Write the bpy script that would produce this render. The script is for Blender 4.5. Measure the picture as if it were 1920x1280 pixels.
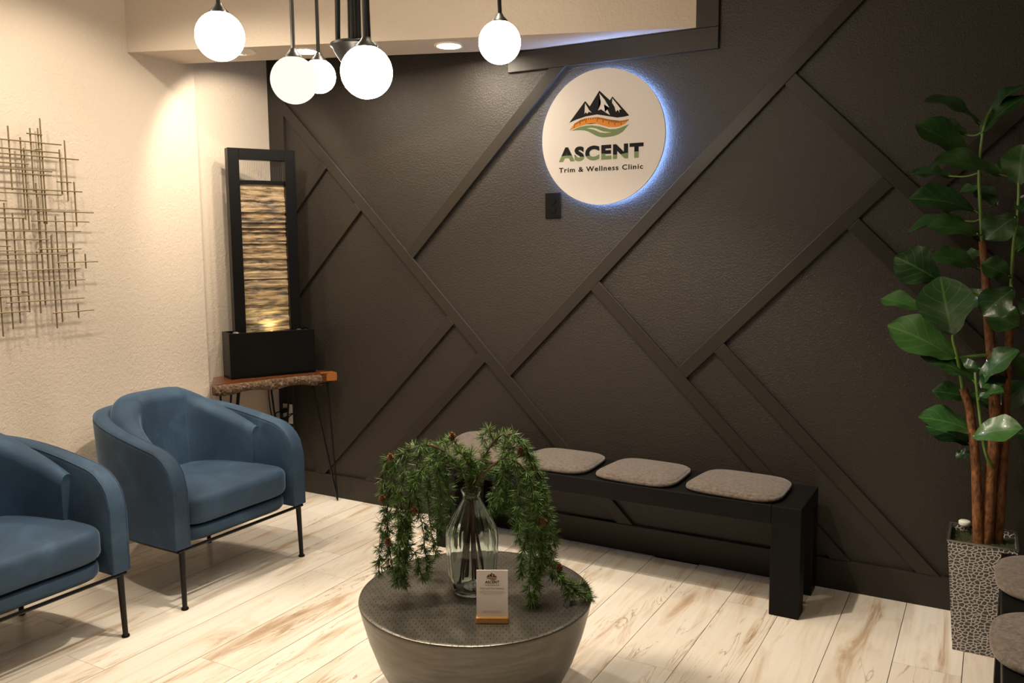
import bpy, bmesh, math, random
from mathutils import Vector, Matrix
random.seed(7)
for o in list(bpy.data.objects): bpy.data.objects.remove(o)
sc = bpy.context.scene
C = sc.collection
PI = math.pi

# ------------------------------------------------------------------ camera
YAW, PITCH, ROLL = math.radians(-29.60), math.radians(6.715), math.radians(-0.368)
_f = Vector((math.sin(YAW)*math.cos(PITCH), math.cos(YAW)*math.cos(PITCH), -math.sin(PITCH)))
_r = Vector((math.cos(YAW), -math.sin(YAW), 0)); _u = _r.cross(_f)
_r2 = _r*math.cos(ROLL) + _u*math.sin(ROLL); _u2 = _u*math.cos(ROLL) - _r*math.sin(ROLL)
cam = bpy.data.cameras.new('camera'); cam.sensor_width = 36; cam.lens = 1595.6*36/1920
cam.clip_start = .05
co = bpy.data.objects.new('camera', cam); C.objects.link(co)
m3 = Matrix((_r2, _u2, -_f)).transposed()
co.matrix_world = Matrix.Translation((0, 0, 1.45)) @ m3.to_4x4()
sc.camera = co
# ------------------------------------------------------------------ world, exposure
w = bpy.data.worlds.new('world'); sc.world = w; w.use_nodes = True
w.node_tree.nodes['Background'].inputs[0].default_value = (1, .9, .8, 1)
w.node_tree.nodes['Background'].inputs[1].default_value = .02
vs = sc.view_settings
vs.view_transform = 'Standard'; vs.look = 'None'; vs.exposure = 0.0; vs.gamma = 1.0; vs.use_curve_mapping = False
# light levels of the room's lamps
GLOBE_E = 38.0        # chandelier globes (emission)
BEAM_E = 380.0        # downlight lenses set in the bulkhead (emission)
CEIL_W = 122.0        # recessed cans in the ceiling
EYE_W = 26.0          # eyeball lamp in the bulkhead, turned to the niche
LED_E = 60.0          # strip behind the round sign
WARM = (1.0, .87, .69)

# ------------------------------------------------------------------ helpers
def tag(o, label=None, cat=None, group=None, kind=None):
    if label: o['label'] = label
    if cat: o['category'] = cat
    if group: o['group'] = group
    if kind: o['kind'] = kind
    return o
def thing(name, label, cat, loc=(0, 0, 0), rz=0, group=None):
    o = bpy.data.objects.new(name, None); C.objects.link(o); o.empty_display_size = .1
    o.location = loc; o.rotation_euler = (0, 0, rz)
    return tag(o, label, cat, group)
def obj(name, bm, m, parent=None, smooth=False, angle=40):
    me = bpy.data.meshes.new(name); bmesh.ops.recalc_face_normals(bm, faces=bm.faces); bm.to_mesh(me); bm.free()
    if m: me.materials.append(m)
    if smooth:
        me.polygons.foreach_set('use_smooth', [True]*len(me.polygons))
        try: me.set_sharp_from_angle(angle=math.radians(angle))
        except Exception: pass
    o = bpy.data.objects.new(name, me); C.objects.link(o)
    if parent: o.parent = parent
    return o
def raw(name, verts, faces, m, parent=None, smooth=False):
    me = bpy.data.meshes.new(name); me.from_pydata([tuple(v) for v in verts], [], faces); me.update()
    if m: me.materials.append(m)
    if smooth: me.polygons.foreach_set('use_smooth', [True]*len(me.polygons))
    o = bpy.data.objects.new(name, me); C.objects.link(o)
    if parent: o.parent = parent
    return o
def BM(): return bmesh.new()
def box(bm, x0, x1, y0, y1, z0, z1, bev=0, seg=2):
    r = bmesh.ops.create_cube(bm, size=1)
    for v in r['verts']: v.co = Vector(((x0+x1)/2+v.co.x*(x1-x0), (y0+y1)/2+v.co.y*(y1-y0), (z0+z1)/2+v.co.z*(z1-z0)))
    if bev:
        es = list({e for v in r['verts'] for e in v.link_edges})
        bmesh.ops.bevel(bm, geom=es, offset=bev, segments=seg, profile=.5, affect='EDGES')
    return bm
def prism(bm, poly, z0, z1, axis='z'):
    """poly of 2-D points extruded; axis z: (x,y)->z ; axis y: (x,z)->y"""
    n = len(poly)
    def P(a, h): return (a[0], a[1], h) if axis == 'z' else (a[0], h, a[1])
    lo = [bm.verts.new(P(a, z0)) for a in poly]; hi = [bm.verts.new(P(a, z1)) for a in poly]
    bm.faces.new(lo); bm.faces.new(hi)
    for i in range(n): bm.faces.new((lo[i], lo[(i+1) % n], hi[(i+1) % n], hi[i]))
    return bm
def catmull(pts, n=8):
    pts = [Vector(p) for p in pts]
    if len(pts) < 3: return pts
    P = [2*pts[0]-pts[1]]+pts+[2*pts[-1]-pts[-2]]; out = []
    for i in range(1, len(P)-2):
        for k in range(n):
            t = k/n; a, b, c, d = P[i-1:i+3]
            out.append(.5*((2*b)+(c-a)*t+(2*a-5*b+4*c-d)*t*t+(3*b-a-3*c+d)*t**3))
    out.append(pts[-1]); return out
def tube(bm, pts, r, seg=8, cap=True):
    pts = [Vector(p) for p in pts]; rings = []
    rr = r if isinstance(r, (list, tuple)) else None
    ref = None
    for i, p in enumerate(pts):
        t = (pts[min(i+1, len(pts)-1)]-pts[max(i-1, 0)]).normalized()
        if ref is None:
            ref = Vector((0, 0, 1)) if abs(t.z) < .9 else Vector((1, 0, 0))
            a = t.cross(ref).normalized()
        else:
            a = (a - t*a.dot(t)).normalized()
        b = t.cross(a)
        if rr:
            f = i/(len(pts)-1)*(len(rr)-1); k = min(int(f), len(rr)-2); q = rr[k]+(rr[k+1]-rr[k])*(f-k)
        else: q = r
        rings.append([bm.verts.new(p+(a*math.cos(2*PI*s/seg)+b*math.sin(2*PI*s/seg))*q) for s in range(seg)])
    for A, B in zip(rings, rings[1:]):
        for s in range(seg): bm.faces.new((A[s], A[(s+1) % seg], B[(s+1) % seg], B[s]))
    if cap: bm.faces.new(rings[0]); bm.faces.new(rings[-1])
    return bm
def lathe(bm, prof, seg=48, c=(0, 0), rib=None):
    rings = []
    for k, (r, z) in enumerate(prof):
        if r < 1e-5: rings.append([bm.verts.new((c[0], c[1], z))]); continue
        rings.append([bm.verts.new((c[0]+math.cos(2*PI*s/seg)*r*(rib(k, s) if rib else 1), c[1]+math.sin(2*PI*s/seg)*r*(rib(k, s) if rib else 1), z)) for s in range(seg)])
    for A, B in zip(rings, rings[1:]):
        if len(A) == 1 and len(B) == 1: continue
        for s in range(seg):
            t = (s+1) % seg
            if len(A) == 1: bm.faces.new((A[0], B[t], B[s]))
            elif len(B) == 1: bm.faces.new((A[s], A[t], B[0]))
            else: bm.faces.new((A[s], A[t], B[t], B[s]))
    return bm
def sphere(bm, c, r, u=32, v=16, sc=(1, 1, 1)):
    q = bmesh.ops.create_uvsphere(bm, u_segments=u, v_segments=v, radius=r)
    for x in q['verts']: x.co = Vector((c[0]+x.co.x*sc[0], c[1]+x.co.y*sc[1], c[2]+x.co.z*sc[2]))
    return bm

# ------------------------------------------------------------------ materials
def mat(name, col, rough=.5, metal=0., **kw):
    m = bpy.data.materials.new(name); m.use_nodes = True
    p = m.node_tree.nodes['Principled BSDF']
    p.inputs['Base Color'].default_value = (*col, 1); p.inputs['Roughness'].default_value = rough; p.inputs['Metallic'].default_value = metal
    for k, v in kw.items():
        try: p.inputs[k.replace('_', ' ')].default_value = v
        except Exception: pass
    return m
def nodes(m): return m.node_tree.nodes, m.node_tree.links, m.node_tree.nodes['Principled BSDF']
def N(m, t, **kw):
    n = m.node_tree.nodes.new(t)
    for k, v in kw.items():
        if k in n.inputs: n.inputs[k].default_value = v
        else: setattr(n, k, v)
    return n
def ramp(m, fac, stops):
    r = N(m, 'ShaderNodeValToRGB'); e = r.color_ramp.elements
    while len(e) < len(stops): e.new(.5)
    for q, (pos, c) in zip(e, stops): q.position = pos; q.color = (*c, 1)
    m.node_tree.links.new(fac, r.inputs[0]); return r
def coords(m, kind='Object', scale=(1, 1, 1)):
    l = m.node_tree.links
    if kind == 'World': s = N(m, 'ShaderNodeNewGeometry').outputs['Position']
    else: s = N(m, 'ShaderNodeTexCoord').outputs[kind]
    mp = N(m, 'ShaderNodeMapping'); mp.inputs['Scale'].default_value = scale
    l.new(s, mp.inputs[0]); return mp.outputs[0]
def noise(m, vec, scale, detail=3, rough=.5, dist=0):
    n = N(m, 'ShaderNodeTexNoise'); n.inputs['Scale'].default_value = scale; n.inputs['Detail'].default_value = detail
    n.inputs['Roughness'].default_value = rough; n.inputs['Distortion'].default_value = dist
    m.node_tree.links.new(vec, n.inputs['Vector']); return n.outputs[0]
def bump(m, h, strength=.3, dist=.01):
    b = N(m, 'ShaderNodeBump'); b.inputs['Strength'].default_value = strength; b.inputs['Distance'].default_value = dist
    m.node_tree.links.new(h, b.inputs['Height']); m.node_tree.links.new(b.outputs[0], nodes(m)[2].inputs['Normal'])
def emis(name, col, s):
    m = bpy.data.materials.new(name); m.use_nodes = True; n = m.node_tree.nodes; n.clear()
    e = n.new('ShaderNodeEmission'); e.inputs[0].default_value = (*col, 1); e.inputs[1].default_value = s
    o = n.new('ShaderNodeOutputMaterial'); m.node_tree.links.new(e.outputs[0], o.inputs[0]); return m

def plaster(name, col, rough, s, strength, dist=.004, spec=.5):
    m = mat(name, col, rough, Specular_IOR_Level=spec); v = coords(m, 'World')
    a = noise(m, v, s, 3, .55); b = noise(m, v, s*.38, 2, .5)
    x = N(m, 'ShaderNodeMath', operation='ADD'); m.node_tree.links.new(a, x.inputs[0]); m.node_tree.links.new(b, x.inputs[1])
    bump(m, x.outputs[0], strength, dist); return m
M = {}
M['beige'] = plaster('beige_wall_paint', (.63, .535, .44), .62, 120, .55)
M['ceil'] = plaster('ceiling_paint', (.50, .45, .38), .8, 90, .3)
M['dark'] = plaster('charcoal_wall_paint', (.025, .0200, .0160), .37, 300, .7, .0025, .42)
M['trim'] = plaster('charcoal_trim_paint', (.025, .0200, .0160), .40, 260, .08, .004, .3)
M['far'] = plaster('far_wall_paint', (.12, .10, .085), .8, 90, .3)
M['sub'] = mat('subfloor', (.10, .07, .045), .8)
# maple planks
m = M['plank'] = mat('maple_plank', (.8, .6, .4), .33)
nn, ll, pp = nodes(m)
info = N(m, 'ShaderNodeObjectInfo')
geo = N(m, 'ShaderNodeNewGeometry')
off = N(m, 'ShaderNodeVectorMath', operation='SCALE'); off.inputs[0].default_value = (13.7, 41.3, 7.1); ll.new(info.outputs['Random'], off.inputs['Scale'])
add = N(m, 'ShaderNodeVectorMath', operation='ADD'); ll.new(geo.outputs['Position'], add.inputs[0]); ll.new(off.outputs[0], add.inputs[1])
mp = N(m, 'ShaderNodeMapping'); mp.inputs['Scale'].default_value = (7.5, .95, 1); ll.new(add.outputs[0], mp.inputs[0])
n1 = noise(m, mp.outputs[0], 1.25, 5, .62, 1.3)
mp2 = N(m, 'ShaderNodeMapping'); mp2.inputs['Scale'].default_value = (60, 3.2, 1); ll.new(add.outputs[0], mp2.inputs[0])
n2 = noise(m, mp2.outputs[0], 1.0, 4, .6)
r1 = ramp(m, n1, [(.0, (.36, .25, .165)), (.32, (.56, .42, .30)), (.41, (.80, .70, .585)), (.50, (.89, .83, .74)), (1, (.91, .865, .79))])
r2 = ramp(m, n2, [(.25, (.88, .84, .79)), (.6, (1, 1, 1))])
mx = N(m, 'ShaderNodeMixRGB', blend_type='MULTIPLY'); mx.inputs[0].default_value = .55
ll.new(r1.outputs[0], mx.inputs[1]); ll.new(r2.outputs[0], mx.inputs[2])
# thin sharp dark mineral streaks
mp3 = N(m, 'ShaderNodeMapping'); mp3.inputs['Scale'].default_value = (5.2, .55, 1); ll.new(add.outputs[0], mp3.inputs[0])
n3 = noise(m, mp3.outputs[0], 1.6, 4, .6, 2.0)
r3 = ramp(m, n3, [(.485, (1, 1, 1)), (.502, (.50, .36, .24)), (.512, (1, 1, 1))])
n4 = noise(m, mp.outputs[0], .8, 2, .5)
r4 = ramp(m, n4, [(.50, (0, 0, 0)), (.62, (1, 1, 1))])
mx2 = N(m, 'ShaderNodeMixRGB', blend_type='MULTIPLY'); ll.new(r4.outputs[0], mx2.inputs[0]); ll.new(mx.outputs[0], mx2.inputs[1]); ll.new(r3.outputs[0], mx2.inputs[2])
r5 = ramp(m, info.outputs['Random'], [(0, (.90, .87, .84)), (1, (1.0, 1.0, 1.0))])
mx3 = N(m, 'ShaderNodeMixRGB', blend_type='MULTIPLY'); mx3.inputs[0].default_value = 1; ll.new(mx2.outputs[0], mx3.inputs[1]); ll.new(r5.outputs[0], mx3.inputs[2])
ll.new(mx3.outputs[0], pp.inputs['Base Color'])
bump(m, n2, .06, .002)
# velvet
m = M['velvet'] = mat('blue_velvet', (.03, .08, .14), .75, Sheen_Weight=.42, Sheen_Roughness=.35)
try: m.node_tree.nodes['Principled BSDF'].inputs['Sheen Tint'].default_value = (.55, .75, 1, 1)
except Exception: pass
v = coords(m, 'World'); q = noise(m, v, 5.5, 4, .6, .6)
r = ramp(m, q, [(.3, (.012, .034, .070)), (.55, (.021, .053, .102)), (.75, (.042, .090, .155))]); m.node_tree.links.new(r.outputs[0], nodes(m)[2].inputs['Base Color'])
bump(m, noise(m, v, 400, 2), .15, .001)
M['black'] = mat('black_metal', (.012, .011, .010), .38, .6)
M['blackplastic'] = mat('black_plastic', (.004, .0037, .0036), .36, Specular_IOR_Level=.16)
m = M['blackwood'] = mat('black_stained_wood', (.005, .0046, .0044), .5, Specular_IOR_Level=.15)
v = coords(m, 'World', (30, 30, 3)); bump(m, noise(m, v, 6, 4, .6), .22, .002)
m = M['felt'] = mat('taupe_felt', (.17, .13, .105), .95, Sheen_Weight=.25)
v = coords(m, 'World'); q = noise(m, v, 70, 5, .75, .4); r = ramp(m, q, [(.32, (.056, .042, .033)), (.68, (.185, .143, .114))])
m.node_tree.links.new(r.outputs[0], nodes(m)[2].inputs['Base Color']); bump(m, q, .3, .002)
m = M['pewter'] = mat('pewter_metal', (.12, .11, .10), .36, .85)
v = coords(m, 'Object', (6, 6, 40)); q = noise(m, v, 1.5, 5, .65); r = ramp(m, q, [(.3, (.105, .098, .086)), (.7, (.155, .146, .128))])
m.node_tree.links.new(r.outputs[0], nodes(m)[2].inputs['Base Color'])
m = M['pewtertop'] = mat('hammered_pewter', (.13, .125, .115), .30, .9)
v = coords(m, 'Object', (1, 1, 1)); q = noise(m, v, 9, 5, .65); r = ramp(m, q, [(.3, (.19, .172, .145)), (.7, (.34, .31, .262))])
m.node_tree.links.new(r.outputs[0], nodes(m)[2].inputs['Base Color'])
mpb = N(m, 'ShaderNodeMapping'); mpb.inputs['Rotation'].default_value = (0, 0, math.radians(-30)); m.node_tree.links.new(coords(m, 'Object'), mpb.inputs[0])
sp = N(m, 'ShaderNodeSeparateXYZ'); m.node_tree.links.new(mpb.outputs[0], sp.inputs[0])
def mth(op, a, b=None, c=None):
    n = N(m, 'ShaderNodeMath', operation=op)
    for i, q in enumerate((a, b, c)):
        if q is None: continue
        if isinstance(q, (int, float)): n.inputs[i].default_value = q
        else: m.node_tree.links.new(q, n.inputs[i])
    return n.outputs[0]
ry = mth('DIVIDE', sp.outputs[1], .019); row = mth('FLOOR', ry); odd = mth('MULTIPLY', mth('MODULO', row, 2), .5)
fx = mth('FRACT', mth('ADD', mth('DIVIDE', sp.outputs[0], .017), odd)); fyy = mth('FRACT', ry)
dash = mth('MULTIPLY', mth('LESS_THAN', mth('ABSOLUTE', mth('SUBTRACT', fx, .5)), .055), mth('LESS_THAN', mth('ABSOLUTE', mth('SUBTRACT', fyy, .5)), .24))
bump(m, dash, -.8, .003)
dent_shade = N(m, 'ShaderNodeMixRGB'); dent_shade.inputs[2].default_value = (.06, .054, .045, 1); m.node_tree.links.new(dash, dent_shade.inputs[0]); m.node_tree.links.new(r.outputs[0], dent_shade.inputs[1]); m.node_tree.links.new(dent_shade.outputs[0], nodes(m)[2].inputs['Base Color'])  # dents also darkened in the base colour, painted shade on top of the bump
M['brass'] = mat('antique_brass', (.24, .185, .10), .52, .55)
m = M['glass'] = mat('clear_glass', (.86, .93, .90), .03, Transmission_Weight=1.0, IOR=1.45)
M['acrylic'] = mat('acrylic_card', (.84, .78, .76), .25)
M['signwhite'] = mat('sign_face_white', (.55, .505, .475), .5)
M['signedge'] = mat('sign_edge', (.35, .36, .38), .4)
M['ink'] = mat('print_dark', (.010, .009, .010), .6, Specular_IOR_Level=.1)
M['orange'] = mat('print_orange', (.60, .22, .035), .6, Specular_IOR_Level=.1)
M['green'] = mat('print_green', (.16, .21, .10), .6, Specular_IOR_Level=.1)
M['tan'] = mat('print_tan', (.62, .50, .46), .6)
M['brownink'] = mat('print_brown', (.30, .16, .12), .6)
m = M['letters'] = mat('print_two_tone', (.02, .02, .02), .6, Specular_IOR_Level=.1)
t = N(m, 'ShaderNodeTexCoord'); sx = N(m, 'ShaderNodeSeparateXYZ'); m.node_tree.links.new(t.outputs['Object'], sx.inputs[0])
wv = N(m, 'ShaderNodeMath', operation='SINE'); k1 = N(m, 'ShaderNodeMath', operation='MULTIPLY'); k1.inputs[1].default_value = 38
m.node_tree.links.new(sx.outputs[0], k1.inputs[0]); m.node_tree.links.new(k1.outputs[0], wv.inputs[0])
k2 = N(m, 'ShaderNodeMath', operation='MULTIPLY_ADD'); k2.inputs[1].default_value = .0045; k2.inputs[2].default_value = .024
m.node_tree.links.new(wv.outputs[0], k2.inputs[0])
gt = N(m, 'ShaderNodeMath', operation='GREATER_THAN'); m.node_tree.links.new(sx.outputs[2], gt.inputs[0]); m.node_tree.links.new(k2.outputs[0], gt.inputs[1])
mxl = N(m, 'ShaderNodeMixRGB'); mxl.inputs[1].default_value = (.16, .21, .10, 1); mxl.inputs[2].default_value = (.010, .009, .010, 1)
m.node_tree.links.new(gt.outputs[0], mxl.inputs[0]); m.node_tree.links.new(mxl.outputs[0], nodes(m)[2].inputs['Base Color'])
m = M['slate'] = mat('layered_slate', (.35, .26, .16), .45)
v = coords(m, 'Object', (9, 9, 62)); q = noise(m, v, 1.0, 6, .7, .4)
r = ramp(m, q, [(.32, (.022, .020, .018)), (.43, (.075, .058, .040)), (.50, (.22, .14, .065)), (.58, (.31, .22, .12)), (.68, (.36, .27, .17)), (.80, (.20, .11, .04))])
m.node_tree.links.new(r.outputs[0], nodes(m)[2].inputs['Base Color']); bump(m, noise(m, coords(m, 'Object'), 160, 4, .7), .6, .004)
M['water'] = mat('water', (.9, .95, .95), .02, Transmission_Weight=1.0, IOR=1.33)
m = M['pebble'] = mat('dark_pebble', (.06, .055, .05), .3)
m = M['walnut'] = mat('polished_walnut', (.20, .065, .02), .25)
v = coords(m, 'World', (8, 2, 8)); q = noise(m, v, 6, 5, .6, 1); r = ramp(m, q, [(.3, (.045, .014, .006)), (.7, (.15, .048, .015))]); m.node_tree.links.new(r.outputs[0], nodes(m)[2].inputs['Base Color'])
m = M['sapwood'] = mat('orange_sapwood', (.26, .085, .018), .3)
m = M['bark'] = mat('rough_bark', (.13, .075, .04), .85)
v = coords(m, 'World'); q = noise(m, v, 45, 6, .7, 1.2); r = ramp(m, q, [(.35, (.035, .02, .012)), (.55, (.15, .085, .045)), (.72, (.36, .25, .15))]); m.node_tree.links.new(r.outputs[0], nodes(m)[2].inputs['Base Color']); bump(m, q, 1.0, .012)
m = M['leaf'] = mat('fig_leaf', (.02, .06, .018), .30, Coat_Weight=.25)
uv = N(m, 'ShaderNodeUVMap'); su = N(m, 'ShaderNodeSeparateXYZ'); m.node_tree.links.new(uv.outputs[0], su.inputs[0])
a1 = N(m, 'ShaderNodeMath', operation='ABSOLUTE'); m.node_tree.links.new(su.outputs[1], a1.inputs[0])
mul = N(m, 'ShaderNodeMath', operation='MULTIPLY_ADD'); mul.inputs[1].default_value = -.35; m.node_tree.links.new(a1.outputs[0], mul.inputs[0]); m.node_tree.links.new(su.outputs[0], mul.inputs[2])
fr = N(m, 'ShaderNodeMath', operation='MULTIPLY'); fr.inputs[1].default_value = 5.5; m.node_tree.links.new(mul.outputs[0], fr.inputs[0])
fr2 = N(m, 'ShaderNodeMath', operation='FRACT'); m.node_tree.links.new(fr.outputs[0], fr2.inputs[0])
rv = ramp(m, fr2.outputs[0], [(.0, (1, 1, 1)), (.07, (0, 0, 0)), (.95, (0, 0, 0)), (1, (1, 1, 1))])
rm = ramp(m, a1.outputs[0], [(.02, (1, 1, 1)), (.07, (0, 0, 0))])
vm = N(m, 'ShaderNodeMixRGB', blend_type='LIGHTEN'); vm.inputs[0].default_value = 1; m.node_tree.links.new(rv.outputs[0], vm.inputs[1]); m.node_tree.links.new(rm.outputs[0], vm.inputs[2])
oi = N(m, 'ShaderNodeObjectInfo'); ro = ramp(m, oi.outputs['Random'], [(0, (.013, .046, .014)), (.6, (.026, .080, .021)), (1, (.042, .108, .026))])
mxv = N(m, 'ShaderNodeMixRGB'); mxv.inputs[2].default_value = (.10, .20, .05, 1); m.node_tree.links.new(ro.outputs[0], mxv.inputs[1])
half = N(m, 'ShaderNodeMath', operation='MULTIPLY'); half.inputs[1].default_value = .55; m.node_tree.links.new(vm.outputs[0], half.inputs[0]); m.node_tree.links.new(half.outputs[0], mxv.inputs[0])
m.node_tree.links.new(mxv.outputs[0], nodes(m)[2].inputs['Base Color'])
M['stem'] = mat('green_stem', (.12, .22, .04), .5)
m = M['trunk'] = mat('fig_trunk', (.20, .075, .02), .6)
v = coords(m, 'World', (20, 20, 9)); q = noise(m, v, 4, 5, .7); r = ramp(m, q, [(.35, (.07, .022, .006)), (.65, (.30, .12, .035))]); m.node_tree.links.new(r.outputs[0], nodes(m)[2].inputs['Base Color']); bump(m, q, .7, .006)
m = M['needle'] = mat('larch_needle', (.045, .12, .02), .5)
oi = N(m, 'ShaderNodeTexNoise'); oi.inputs['Scale'].default_value = 45
m.node_tree.links.new(coords(m, 'World'), oi.inputs['Vector']); r = ramp(m, oi.outputs[0], [(.3, (.030, .078, .012)), (.7, (.125, .225, .038))]); m.node_tree.links.new(r.outputs[0], nodes(m)[2].inputs['Base Color'])
M['twig'] = mat('brown_twig', (.085, .045, .028), .8)
M['cone'] = mat('larch_cone', (.22, .095, .04), .6)
m = M['mosaic'] = mat('silver_mosaic', (.3, .3, .3), .35)
vo = N(m, 'ShaderNodeTexVoronoi', feature='DISTANCE_TO_EDGE'); vo.inputs['Scale'].default_value = 66
vo.voronoi_dimensions = '2D'; sv = N(m, 'ShaderNodeSeparateXYZ'); m.node_tree.links.new(coords(m, 'Object', (1, 1, 1.35)), sv.inputs[0])
sa = N(m, 'ShaderNodeMath', operation='ADD'); m.node_tree.links.new(sv.outputs[0], sa.inputs[0]); m.node_tree.links.new(sv.outputs[1], sa.inputs[1])
cv2 = N(m, 'ShaderNodeCombineXYZ'); m.node_tree.links.new(sa.outputs[0], cv2.inputs[0]); m.node_tree.links.new(sv.outputs[2], cv2.inputs[1]); m.node_tree.links.new(cv2.outputs[0], vo.inputs['Vector'])
r = ramp(m, vo.outputs['Distance'], [(.105, (.58, .53, .49)), (.145, (.070, .065, .070))]); m.node_tree.links.new(r.outputs[0], nodes(m)[2].inputs['Base Color'])
r2 = ramp(m, vo.outputs['Distance'], [(.07, (1, 1, 1)), (.16, (0, 0, 0))]); bump(m, r2.outputs[0], .7, .004)
M['steel'] = mat('dull_steel', (.30, .31, .30), .3, .9)
m = M['moss'] = mat('moss', (.05, .06, .012), .95); bump(m, noise(m, coords(m, 'World'), 130, 4, .7), 1, .02)
M['white'] = mat('white_plastic', (.75, .72, .68), .4)
M['whitetrim'] = mat('white_fixture', (.72, .66, .58), .5)
M['cardwood'] = mat('light_oak', (.50, .25, .07), .45)
M['globe'] = emis('lit_opal_globe', WARM, GLOBE_E)
M['globe_dim'] = emis('dim_opal_globe', (1.0, .90, .72), 1.25)
M['lens'] = emis('downlight_lens', WARM, BEAM_E)
M['lens2'] = emis('ceiling_downlight_lens', WARM, 8)
M['led'] = emis('blue_white_led', (.28, .46, 1.0), LED_E)
M['pond'] = emis('fountain_lamp', (1.0, .86, .42), 30)

# ------------------------------------------------------------------ the room
XL, XN, YB, YN, ZC, XR, YR = -3.594, -3.640, 3.639, 3.09, 2.90, 1.60, -2.60
SEAM0, PW = -.029, .2131
fl = thing('floor', None, None); fl['kind'] = 'structure'
sub = obj('subfloor', box(BM(), -3.75, XR, YR, YB+.05, -.05, -.0125), M['sub'], fl)
ends = {-1: 3.07, -5: 2.645, -11: 1.934}
k0 = math.floor((XN-SEAM0)/PW); k = k0
pc = 0
while SEAM0+k*PW < XR:
    x0, x1 = SEAM0+k*PW, SEAM0+(k+1)*PW
    L = 1.22; y = ends.get(k, YR+random.uniform(0, L))
    while y > YR: y -= L
    while y < YB:
        a, b = max(y, YR), min(y+L, YB)
        if b-a > .03:
            xa, xb = max(x0, XN), min(x1, XR)
            if xb-xa > .02:
                o = obj('plank', box(BM(), -(xb-xa)/2+.0013, (xb-xa)/2-.0013, -(b-a)/2+.0006, (b-a)/2-.0006, -.012, 0), M['plank'], fl)
                o.location = ((xa+xb)/2, (a+b)/2, 0); pc += 1
        y += L
    k += 1
# left wall, with the rounded edge where it steps back into the niche
rad = .018
prof = [(-3.80, YR), (XL, YR)] + [(XL-rad+rad*math.cos(a), YN-rad+rad*math.sin(a)) for a in [i*PI/2/8 for i in range(9)]] + [(XN, YN), (XN, YB), (-3.80, YB)]
o = obj('wall_left', prism(BM(), prof, 0, ZC), M['beige'], smooth=True, angle=35); o['kind'] = 'structure'
wb = obj('wall_back', box(BM(), -3.80, XR+.1, YB, YB+.12, 0, ZC), M['dark']); wb['kind'] = 'structure'
o = obj('wall_right', box(BM(), XR, XR+.1, YR, YB, 0, ZC), M['far']); o['kind'] = 'structure'
o = obj('wall_rear', box(BM(), -3.80, XR+.1, YR-.1, YR, 0, ZC), M['far']); o['kind'] = 'structure'
o = obj('ceiling', box(BM(), -3.80, XR+.1, YR-.1, YB+.12, ZC, ZC+.1), M['ceil']); o['kind'] = 'structure'
# bulkhead (boxed beam) crossing the corner
ZB = 2.34; sl = .3805
fy = lambda x: 2.694+sl*(x-XL)
by = lambda x: fy(x)+.305
xe = XL+(YB-.305-2.694)/sl; xf = XL+(YB-2.694)/sl
o = obj('trim_1', prism(BM(), [(XL-.02, fy(XL-.02)), (xf, YB), (xe, YB), (XL-.02, by(XL-.02))], ZB, ZC), M['beige']); o['kind'] = 'structure'
o['label'] = 'beige boxed bulkhead crossing the corner below the ceiling'
# battens on the dark wall: \ boards lie on x+z = const, / boards on x-z = const
TH = .018; BW = .083
def clip(poly, a, b, c):        # keep a*x+b*z<=c
    out = []
    for i in range(len(poly)):
        p, q = poly[i], poly[(i+1) % len(poly)]
        dp, dq = a*p[0]+b*p[1]-c, a*q[0]+b*q[1]-c
        if dp <= 0: out.append(p)
        if dp*dq < 0:
            t = dp/(dp-dq); out.append((p[0]+(q[0]-p[0])*t, p[1]+(q[1]-p[1])*t))
    return out
def batten(poly, name='batten', th=TH, bev=.0025):
    bm = prism(BM(), poly, YB-th, YB+.001, 'y')
    fe = [e for e in bm.edges if all(abs(v.co.y-(YB-th)) < 1e-6 for v in e.verts)]
    bmesh.ops.bevel(bm, geom=fe, offset=bev, segments=2, profile=.5, affect='EDGES')
    o = obj(name, bm, M['trim'], wb); return o
XT, ZBB = -3.527, .128
def dn(u, vmin=None, vmax=None):   # '\' board
    p = [(u/2-6/2, u/2+3), (u/2+3, u/2-3), ((u+BW)/2+3, (u+BW)/2-3), ((u+BW)/2-3, (u+BW)/2+3)]
    p = clip(p, 0, -1, -ZBB); p = clip(p, -1, 0, -XT); p = clip(p, 1, 0, XR); p = clip(p, 0, 1, ZC)
    if vmin is not None: p = clip(p, -1, 1, -vmin)
    if vmax is not None: p = clip(p, 1, -1, vmax)
    batten(p)
def up(v, umin=None, umax=None, zmax=ZC):
    p = [(v/2-3, -v/2-3), ((v+BW)/2-3, -(v+BW)/2-3), ((v+BW)/2+3, -(v+BW)/2+3), (v/2+3, -v/2+3)]
    p = clip(p, 0, -1, -ZBB); p = clip(p, -1, 0, -XT); p = clip(p, 1, 0, XR); p = clip(p, 0, 1, zmax)
    if umin is not None: p = clip(p, -1, -1, -umin)
    if umax is not None: p = clip(p, 1, 1, umax)
    batten(p)
D1, D2, D3, D4, D5 = -1.367, 1.289, .967, -.412, -.082
U1, U2, U3, U4, U5, U6, U7, U8 = -2.938, -4.096, -5.158, -4.688, -3.514, -3.145, -2.096, -1.908
dn(D1); dn(D2, vmin=U1+BW); dn(D3, vmin=U7+BW); dn(D4, vmin=U1+BW); dn(D5, vmin=U7+BW)
up(U1, umin=D1+BW); up(U2, umin=D1+BW, zmax=2.245); up(U3, umax=D1); up(U4, umax=D1); up(U5, umax=D1); up(U6, umax=D1)
up(U7, umin=D4+BW, umax=D2); up(U8, umin=D2+BW)
batten([(XN, 0), (XT, 0), (XT, ZC), (XN, ZC)], 'corner_board')
batten([(-2.072, 2.245), (-1.058, 2.245), (-1.058, 2.335), (-2.072, 2.335)], 'beam_board')
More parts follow.
